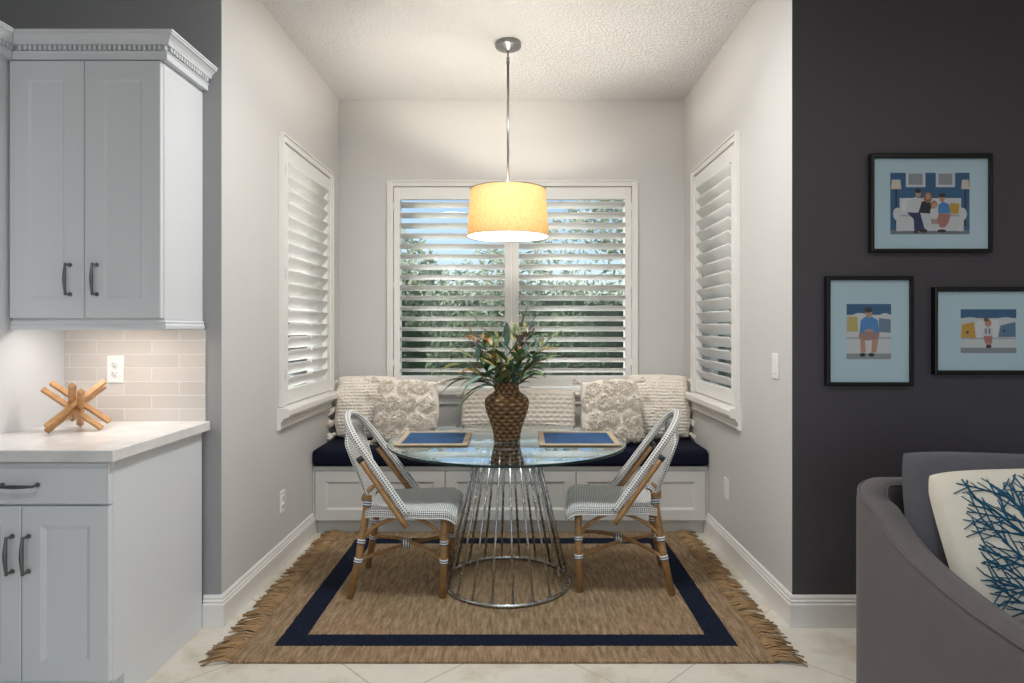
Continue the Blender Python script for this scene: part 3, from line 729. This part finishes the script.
    for s in (-1,1):   # crossing stretchers
        a=legs[1,-s,'on'](.168); b=legs[-1,s,'on'](.168); m=MB(); pts=[]
        for i in range(17):
            t=i/16; p=a.lerp(b,t); p.z+=.028*math.sin(PI*t)+s*.012*math.sin(PI*t); pts.append(p)
        m.tube(pts,.0095,8); m.build('stretcher',M['rattan'],root)
    m=MB(); c=legs[1,-1,'on'](.168).lerp(legs[-1,1,'on'](.168),.5); m.tube([c+Vector((-.02,0,.028)),c+Vector((-.007,0,.029)),c+Vector((.007,0,.029)),c+Vector((.02,0,.028))],.024,10); m.build('center_binding',M['bind'],root)
    for sg in (-1,1):  # bent braces under the seat
        for fx in (1,-1):
            a=legs[fx,sg,'on'](.255); e=Vector((.035-fx*.045,sg*.17,.388)); m=MB()
            k=Vector((lerp(a.x,e.x,.2),lerp(a.y,e.y,.3),.36))
            m.tube([a*(1-t)**2+k*2*t*(1-t)+e*t*t for t in [i/10 for i in range(11)]],.0085,8); m.build('brace',M['rattan'],root)
    return root
ch=make_chair('bistro_chair'); ch.location=(-.556,3.178,.0105); ch.rotation_euler=(0,0,.015)
tag(ch,'rattan bistro chair with black and white weave on the table side nearer the kitchen cabinets','chair','bistro chairs at the round table')
c2=copy_tree(ch); c2.location=(.506,3.228,.0105); c2.rotation_euler=(0,0,PI-.09)
tag(c2,'rattan bistro chair with black and white weave on the table side nearer the charcoal wall','chair','bistro chairs at the round table')
# ------------------------------------------------------------------ framed pictures (on the charcoal wall)
def wx(px,d=.03): return (px-518.7)*(YW-d)/640
def wz(py,d=.03): return 1.27-(py-328)*(YW-d)/640
FM={}
def fc(rgb):
    k='print_ink_%d_%d_%d'%rgb
    if k not in FM: FM[k]=flat(k,rgb,.5)
    return FM[k]
def picture(label,o,mt,pr,shapes):
    """o/mt/pr: outer frame, mat and print rectangles measured on the wall (x0,x1,y0,y1)"""
    X0,X1,Z1,Z0=wx(o[0],0),wx(o[1]),wz(o[2]),wz(o[3]); cx,cz=(X0+X1)/2,(Z0+Z1)/2
    root=empty('framed_photo',(cx,YW,cz),label=label,cat='picture',group='framed family photos')
    a=[wx(mt[0])-cx,wx(mt[1],.012)-cx,wz(mt[3])-cz,wz(mt[2])-cz]; b=[X0-cx,X1-cx,Z0-cz,Z1-cz]
    m=MB(); R=[]
    for (q,y) in ((b,-.001),(b,-.028),([b[0]+.004,b[1]-.004,b[2]+.004,b[3]-.004],-.030),([a[0]-.003,a[1]+.003,a[2]-.003,a[3]+.003],-.030),(a,-.027),(a,-.012)):
        R.append([m.vert((x,y,z)) for (x,z) in ((q[0],q[2]),(q[1],q[2]),(q[1],q[3]),(q[0],q[3]))])
    for r,s in zip(R,R[1:]):
        for k in range(4): m.face((r[k],r[(k+1)%4],s[(k+1)%4],s[k]))
    m.face(R[0]); m.build('frame',M['black'],root)
    m=MB(); m.box(a[0]-.002,a[1]+.002,-.012,-.008,a[2]-.002,a[3]+.002); m.build('mat_board',M['matboard'],root)
    m=MB(); mats=[]; y=-.0125
    def cv(p): return (wx(p[0],.0125)-cx,wz(p[1],.0125)-cz)
    for i,(kind,rgb,*g) in enumerate(shapes):
        mt_=fc(rgb)
        if mt_ not in mats: mats.append(mt_)
        mi=mats.index(mt_); yy=y-.00004*i
        if kind=='r':
            x0,x1,y0,y1=g[0]; pts=[cv(p) for p in ((x0,y1),(x1,y1),(x1,y0),(x0,y0))]
        elif kind=='e':
            ex_,ey_,rx,ry=g[0]; pts=[cv((ex_+rx*math.cos(2*PI*k/18),ey_-ry*math.sin(2*PI*k/18))) for k in range(18)]
        else: pts=[cv(p) for p in g[0]]
        m.poly([(p[0],yy,p[1]) for p in pts],mi)
    m.build('photo_print',mats,root,fix=False)
    m=MB(); m.box(a[0],a[1],-.0185,-.0165,a[2],a[3]); m.build('glass',M['picglass'],root)
M['matboard']=paint('pale_mat_board',(196,224,236),.8,60,0)
def z1(s,ox,oy): return lambda *p:[(ox+x/s,oy+y/s) for x,y in p]
SK=(196,150,126); HR=(52,38,32); WH=(214,218,222); BL=(72,140,206); DN=(30,44,96); NV=(28,32,48); WL=(44,98,142); YE=(206,160,52); SH=(168,176,184)
Z=z1(5.936,860,145)
def rr(Z,x0,x1,y0,y1): (a,b),(c,d)=Z((x0,y0),(x1,y1)); return (a,c,b,d)
def el(Z,s,x,y,rx,ry): (a,b),=Z((x,y)); return (a,b,rx/s,ry/s)
s=5.936; T1=[('r',WL,rr(Z,180,650,165,530)),('r',(120,128,136),rr(Z,180,650,505,530))]
for x0,x1 in ((272,388),(450,564)): T1+=[('r',WH,rr(Z,x0,x1,165,250)),('r',(150,158,166),rr(Z,x0+16,x1-16,170,236))]
for x0,x1,sh in ((183,245,1),(600,650,-1)): T1+=[('p',(224,210,196),Z((x0,262),(x1,262),(x1-6,206),(x0+6,206))),('r',(40,42,50),rr(Z,(x0+x1)/2-5,(x0+x1)/2+5,262,480))]
T1+=[('r',WH,rr(Z,235,600,315,510)),('e',WH,el(Z,s,222,410,26,38)),('e',WH,el(Z,s,608,410,26,38)),('r',WH,rr(Z,215,250,400,512)),('r',WH,rr(Z,582,615,400,512)),('r',SH,rr(Z,240,590,415,424)),
 ('e',(226,230,234),el(Z,s,290,360,50,46)),('p',YE,Z((530,408),(584,410),(590,350),(536,344))),
 ('p',WH,Z((270,405),(352,405),(362,330),(330,308),(284,330))),('p',DN,Z((276,400),(356,402),(384,500),(340,512),(322,510),(318,440))),('e',SK,el(Z,s,345,290,17,22)),('e',HR,el(Z,s,344,273,19,13)),('e',HR,el(Z,s,330,516,14,8)),('e',HR,el(Z,s,375,508,24,12)),
 ('p',NV,Z((346,402),(420,408),(426,350),(404,330),(366,336))),('p',(206,214,226),Z((360,408),(408,408),(404,490),(380,490))),('e',(150,104,66),el(Z,s,402,312,26,32)),('e',SK,el(Z,s,404,306,15,20)),
 ('p',WH,Z((412,430),(462,430),(464,380),(418,380))),('e',(170,120,80),el(Z,s,438,354,20,24)),('e',SK,el(Z,s,440,360,15,17)),('p',(176,150,150),Z((416,440),(462,440),(470,470),(424,470))),
 ('p',BL,Z((462,405),(536,408),(528,352),(490,336),(464,356))),('p',(176,120,110),Z((470,405),(540,412),(520,470),(500,490),(474,490),(455,440))),('e',SK,el(Z,s,486,316,17,22)),('e',HR,el(Z,s,486,299,19,13)),('e',HR,el(Z,s,484,510,26,9))]
picture('black framed portrait of four people on a white couch, hung highest on the charcoal wall',(868,993.5,153,252),(875,988,157.6,248.6),(890,969.5,172.8,234.2),T1)
s=5.2545; Z=z1(s,815,265)
T2=[('r',WL,rr(Z,166,400,205,495)),('r',(150,158,164),rr(Z,166,400,465,495)),('r',WH,rr(Z,166,400,262,465)),('e',WH,el(Z,s,368,275,32,22)),('e',WH,el(Z,s,236,272,40,20)),('p',(196,180,110),Z((168,350),(226,350),(222,272),(170,270))),('p',(108,136,156),Z((334,352),(398,356),(398,286),(336,278))),('r',SH,rr(Z,166,400,380,388)),
 ('p',SK,Z((236,360),(338,360),(322,460),(296,460),(292,390),(268,390),(266,460),(240,460))),('p',(222,216,222),Z((262,395),(300,395),(296,460),(268,460))),('p',(168,130,124),Z((232,355),(340,355),(334,384),(292,396),(262,396),(228,384))),
 ('p',BL,Z((234,355),(336,355),(330,290),(300,272),(262,272),(240,292))),('e',SK,el(Z,s,282,254,18,24)),('e',HR,el(Z,s,281,236,20,15)),('e',(28,26,30),el(Z,s,250,472,16,10)),('e',(28,26,30),el(Z,s,296,472,16,10)),('p',SK,Z((256,352),(314,352),(300,338),(270,338)))]
picture('black upright framed photo of one seated person in a blue shirt, charcoal wall',(824,914.3,276,386),(831,909,280,382.5),(846,891,304,359),T2)
s=6.5; Z=z1(s,924,280)
T3=[('r',WL,rr(Z,238,600,190,475)),('r',WH,rr(Z,238,600,248,442)),('r',(140,148,154),rr(Z,238,600,440,475)),('e',WH,el(Z,s,300,262,60,20)),('e',WH,el(Z,s,530,262,62,20)),('p',(226,230,234),Z((336,372),(476,372),(490,262),(340,262))),('p',YE,Z((240,374),(338,376),(324,272),(246,290))),('p',(84,124,160),Z((482,372),(596,370),(594,272),(496,296))),('r',SH,rr(Z,238,600,376,384)),
 ('e',(30,30,40),el(Z,s,282,340,9,9)),('e',(30,40,56),el(Z,s,520,330,9,9)),
 ('p',(206,210,216),Z((382,364),(446,364),(440,308),(392,308))),('r',(60,70,90),rr(Z,398,406,316,348)),('r',(60,70,90),rr(Z,420,428,316,348)),('e',SK,el(Z,s,416,280,22,26)),('e',(120,84,56),el(Z,s,404,258,18,14)),('p',(186,120,120),Z((386,364),(444,364),(442,410),(396,410))),('p',SK,Z((400,408),(440,408),(436,430),(404,430))),('e',(40,36,40),el(Z,s,420,432,18,12))]
picture('black wide framed photo of a small child between cushions on the charcoal wall',(931,1045.5,287,374.6),(938.6,1038,291.5,370.6),(960.6,1016.3,309,353),T3)
# ------------------------------------------------------------------ sofa
SX0,SY1,FR=1.165,2.30,1.02   # outer arm face, outer back face, arm front
OX,OY=2.05,1.7
sf=empty('sofa',(OX,OY,0),label='grey velvet sofa with sloping arm in front of the charcoal wall',cat='sofa')
TH=.10; RC=.12
HT=[(1.0,.535),(1.5,.54),(1.67,.545),(1.83,.567),(1.95,.592),(2.02,.618),(2.07,.652),(2.12,.685),(2.19,.700)]
def armh(y):
    for a,b in zip(HT,HT[1:]):
        if y<=b[0]: return a[1]+(b[1]-a[1])*(y-a[0])/(b[0]-a[0])
    return HT[-1][1]
def shell_path():
    out=[]
    for i in range(25):
        y=FR+(SY1-RC-FR)*i/24; out.append((Vector((SX0,y)),Vector((1,0)),armh(y)))
    for i in range(1,9):
        a=PI/2*i/8; c=Vector((SX0+RC,SY1-RC)); d=Vector((-math.cos(a),math.sin(a))); out.append((c+d*RC,-d,.700+.042*math.sin(PI/2*i/8)))
    for i in range(1,8): out.append((Vector((SX0+RC+(1.7-RC)*i/7,SY1)),Vector((0,-1)),.742))
    return out
m=MB(); st=shell_path(); PR=[(0,.03),(0,.5),(0,-.045),(.006,-.018),(.020,-.003),(.05,0),(.080,-.003),(.094,-.018),(.10,-.045),(.10,.5),(.10,.03)]
for (p,n,h) in st:
    for (o,f) in PR:
        q=p+n*o; z=h+f if f<=0 else (.03 if f<.1 else h*.5); m.v.append((q.x-OX,q.y-OY,z))
k=len(PR)
for i in range(len(st)-1):
    for j in range(k-1): m.face((i*k+j,i*k+j+1,(i+1)*k+j+1,(i+1)*k+j),0,None,True)
m.face([j for j in range(k)]); m.face([(len(st)-1)*k+j for j in range(k)][::-1])
m.build('arm_and_back',M['sofa'],sf)
for o in (.006,.094):
    m=MB(); m.tube([Vector((p.x+n.x*o-OX,p.y+n.y*o-OY,h-.014)) for p,n,h in st],.0038,6); m.build('piping',M['sofa'],sf)
m=MB(); m.box(SX0+TH-OX,SX0+1.6-OX,FR+.03-OY,SY1-TH-OY,.05,.30); m.build('seat_base',M['sofa'],sf,.02,3)
m=MB(); m.box(SX0+TH+.004-OX,SX0+1.6-OX,FR-.01-OY,SY1-TH-.01-OY,.302,.415); o=m.build('seat_cushion',M['sofa'],sf,.03,4)
for (x,y) in ((SX0+.06,FR+.06),(SX0+.06,SY1-.14),(SX0+1.55,FR+.06),(SX0+1.55,SY1-.1)):
    m=MB(); m.lathe([(.022,.0),(.028,.055)],12,(x-OX,y-OY,0),caps=True); m.build('leg',M['black'],sf)
m,s_=pillow_mb(.64,.46,.19,44,lambda x,z,k,s:.004*noise.noise((x*6,z*6,1)),.36,-.02,.04)
bk=m.build('back_cushion',M['sofa2'],sf); bk.location=(1.255+.32-OX,2.02-OY,.405); bk.rotation_euler=(-.24,.03,-.03)
# coral throw pillow
cp=empty('throw_pillow',label='ivory pillow with teal coral embroidery leaning on the grey sofa',cat='pillow')
PS=.45
m,s_=pillow_mb(PS,PS,.17,48,lambda x,z,k,s:.004*noise.noise((x*7,z*7,4)),.4,-.02,.05); m.build('cover',M['linenpillow'],cp)
fn=s_(-1); m=MB(); random.seed(11)
def surfp(x,z):
    u,v=(x/(PS/2)+1)/2,(z/(PS/2)+1)/2; u=min(.97,max(.03,u)); v=min(.97,max(.03,v)); p=Vector(fn(u,v)); p.y-=.001; return p
def branch(x,z,a,L,r,depth):
    lm=random.uniform(.82,1.0); pts=[]; aa=a; X,Zz=x,z; n=8
    for i in range(n+1):
        if not(-.185*lm<X<.19 and -.21<Zz<.200*lm): break
        pts.append((X,Zz)); aa+=random.uniform(-.09,.09); X+=math.cos(aa)*L/n; Zz+=math.sin(aa)*L/n
    if len(pts)<3: return
    m.tube([surfp(*p) for p in pts],[r*(1-.35*i/len(pts)) for i in range(len(pts))],6,flat=.4)
    if depth>0:
        for i in range(2,len(pts)):
            sd=1 if i%2 else -1
            branch(*pts[i],aa+sd*random.uniform(.45,.7),max(.05,L*random.uniform(.36,.5)),max(.0022,r*.72),depth-1)
for a,L in ((3.02,.30),(2.84,.36),(2.6,.38),(2.36,.40),(2.02,.40),(1.66,.36),(1.2,.30)): branch(.13,-.185,a,L,.009,2)
m.build('embroidery',M['coral'],cp)
put(cp,(1.30+PS/2,1.83,.422),-.50,-.14,-.06)
# ------------------------------------------------------------------ outside
m=MB(); m.box(-14,14,4.7,22,-.16,-.06); m.box(-14,-1.45,-3,4.7,-.16,-.06); m.box(1.35+2.9,14,-3,4.7,-.16,-.06); m.box(1.35,4.25,2.9,4.7,-.16,-.06); o=m.build('lawn',M['lawn']); o['kind']='structure'
def leafcloud(m,c,rad,n,sz):
    for i in range(n):
        d=Vector((random.gauss(0,1),random.gauss(0,1),random.gauss(0,1))).normalized(); p=Vector(c)+Vector((d.x*rad[0],d.y*rad[1],d.z*rad[2]))*random.uniform(.55,1)**.5
        a=Vector((random.gauss(0,1),random.gauss(0,1),random.gauss(0,1))).normalized(); b_=a.orthogonal().normalized(); s=sz*random.uniform(.6,1.3)
        m.poly([p-a*s,p+b_*s*.35,p+a*s,p-b_*s*.35])
def tree(name,x,y,h,r,label,cat,mat,n=3200,sz=.085,trunk=True,grp=None):
    root=empty(name,(x,y,-.06),label=label,cat=cat)
    if grp: root['group']=grp
    m=MB(); th=h*.5 if trunk else h*.25
    m.tube([(0,0,0),(.05,0,th*.5),(0,.03,th),(0.1,0,h*.8)],[.09,.07,.06,.02],8); m.build('trunk',M['bark'],root)
    m=MB()
    if trunk: 
        for k in range(5): leafcloud(m,(random.uniform(-r,r)*.5,random.uniform(-r,r)*.5,h*random.uniform(.5,.85)),(r*.7,r*.7,h*.22),n//5,sz)
    else: leafcloud(m,(0,0,h*.5),(r,r,h*.5),n,sz)
    m.build('foliage',mat,root)
random.seed(3)
tree('garden_tree',-2.2,12,3.0,1.7,'low pale green tree seen between the louvers beneath the blue sky','tree',M['bush2'])
tree('garden_tree',2.3,11,4.6,2.2,'tall grey green tree seen through the louvers nearer the shaded shutter','tree',M['bush2'],5000)
tree('garden_tree',-.2,16.5,3.4,1.3,'small distant tree seen through the louvers above the vase','tree',M['bush2'],1800)
for x,l in ((-1.98,'first dark green shrub outside the back window counting from the sunlit side'),(-.62,'second dark green shrub outside the back window, behind the vase'),(.62,'third dark green shrub outside the back window, beside the centre post'),(1.98,'last dark green shrub outside the back window, nearest the shaded side')):
    tree('garden_shrub',x,8.2,1.55,.57,l,'shrub',M['bush'],1800,.06,False,'shrubs outside the back window')
tree('garden_shrub',3.6,9.4,2.2,.9,'tall dark shrub glimpsed through the shaded side shutter','shrub',M['bush'],1300,.1,False)
hg=empty('garden_hedge',(0,19.5,-.06),label='long clipped green hedge far behind the garden trees',cat='hedge')
m=MB(); m.box(-9,9,-.5,.5,0,2.3); m.build('hedge_core',M['bush'],hg,.2,3)
m=MB()
for i in range(9000):
    p=Vector((random.uniform(-9.2,9.2),random.uniform(-.75,.55),random.uniform(.05,2.6))); a=Vector((random.gauss(0,1),random.gauss(0,1),random.gauss(0,1))).normalized(); b_=a.orthogonal().normalized(); q=.10*random.uniform(.6,1.3)
    m.poly([p-a*q,p+b_*q*.4,p+a*q,p-b_*q*.4])
m.build('foliage',M['bush'],hg)
# ------------------------------------------------------------------ light
W=bpy.data.worlds.new('World'); bpy.context.scene.world=W; W.use_nodes=True; nt=W.node_tree; nt.nodes.clear()
ow=nt.nodes.new('ShaderNodeOutputWorld'); bg=nt.nodes.new('ShaderNodeBackground'); sk=nt.nodes.new('ShaderNodeTexSky'); sk.sky_type='NISHITA'; sk.sun_disc=False
sk.sun_elevation=math.radians(48); sk.sun_rotation=math.radians(-95); sk.air_density=1.0; sk.dust_density=1.2; sk.ozone_density=1.5
nt.links.new(sk.outputs[0],bg.inputs[0]); bg.inputs[1].default_value=.16; nt.links.new(bg.outputs[0],ow.inputs[0])
def lamp(name,type_,loc,rot,energy,col=(1,1,1),**k):
    l=bpy.data.lights.new(name,type_); l.energy=energy; l.color=col
    for a,b in k.items(): setattr(l,a,b)
    o=bpy.data.objects.new(name,l); C.objects.link(o); o.location=loc; o.rotation_euler=rot; return o
so=lamp('sun','SUN',(-6,9,9),(0,0,0),9.0,(1,.97,.93),angle=.02); so.rotation_euler=Vector((-.62,.62,.85)).to_track_quat('Z','Y').to_euler()
for (x,y,e) in ((0,2.6,29),(-.9,.2,9),(.9,.2,9),(2.6,.4,6)):
    lamp('ceiling_fill','AREA',(x,y,ZC-.01),(0,0,0),e,(1,.98,.96),shape='DISK',size=.5)  # added ceiling area lamps to brighten nook and room, no fixtures modelled
lamp('rear_fill','AREA',(.5,-3.25,1.2),(math.radians(90),0,0),19,(.86,.93,1.0),shape='RECTANGLE',size=4.6,size_y=2.3)  # added fill lamp standing in for daylight at the unseen rear opening
lamp('cabinet_light','AREA',(-1.60,2.485,1.286),(math.radians(-8),0,0),1.0,(1,.91,.83),shape='RECTANGLE',size=.36,size_y=.03)
# ------------------------------------------------------------------ camera
cd=bpy.data.cameras.new('camera'); cam=bpy.data.objects.new('camera',cd); C.objects.link(cam); cam.location=(0,0,1.27); cam.rotation_euler=(PI/2,0,0)
cd.sensor_width=36; cd.lens=640*36/1024; cd.shift_x=-(518.7-512)/1024; cd.shift_y=-(341.5-328)/1024; cd.clip_start=.05
S=bpy.context.scene; S.camera=cam
S.view_settings.view_transform='Standard'; S.view_settings.look='None'; S.view_settings.exposure=0.41; S.view_settings.gamma=1; S.view_settings.use_curve_mapping=False
S.cycles.use_denoising=True; S.cycles.max_bounces=10; S.cycles.diffuse_bounces=5; S.cycles.glossy_bounces=4; S.cycles.transparent_max_bounces=16; S.cycles.transmission_bounces=6
S.cycles.sample_clamp_indirect=4; S.cycles.caustics_reflective=False; S.cycles.caustics_refractive=False
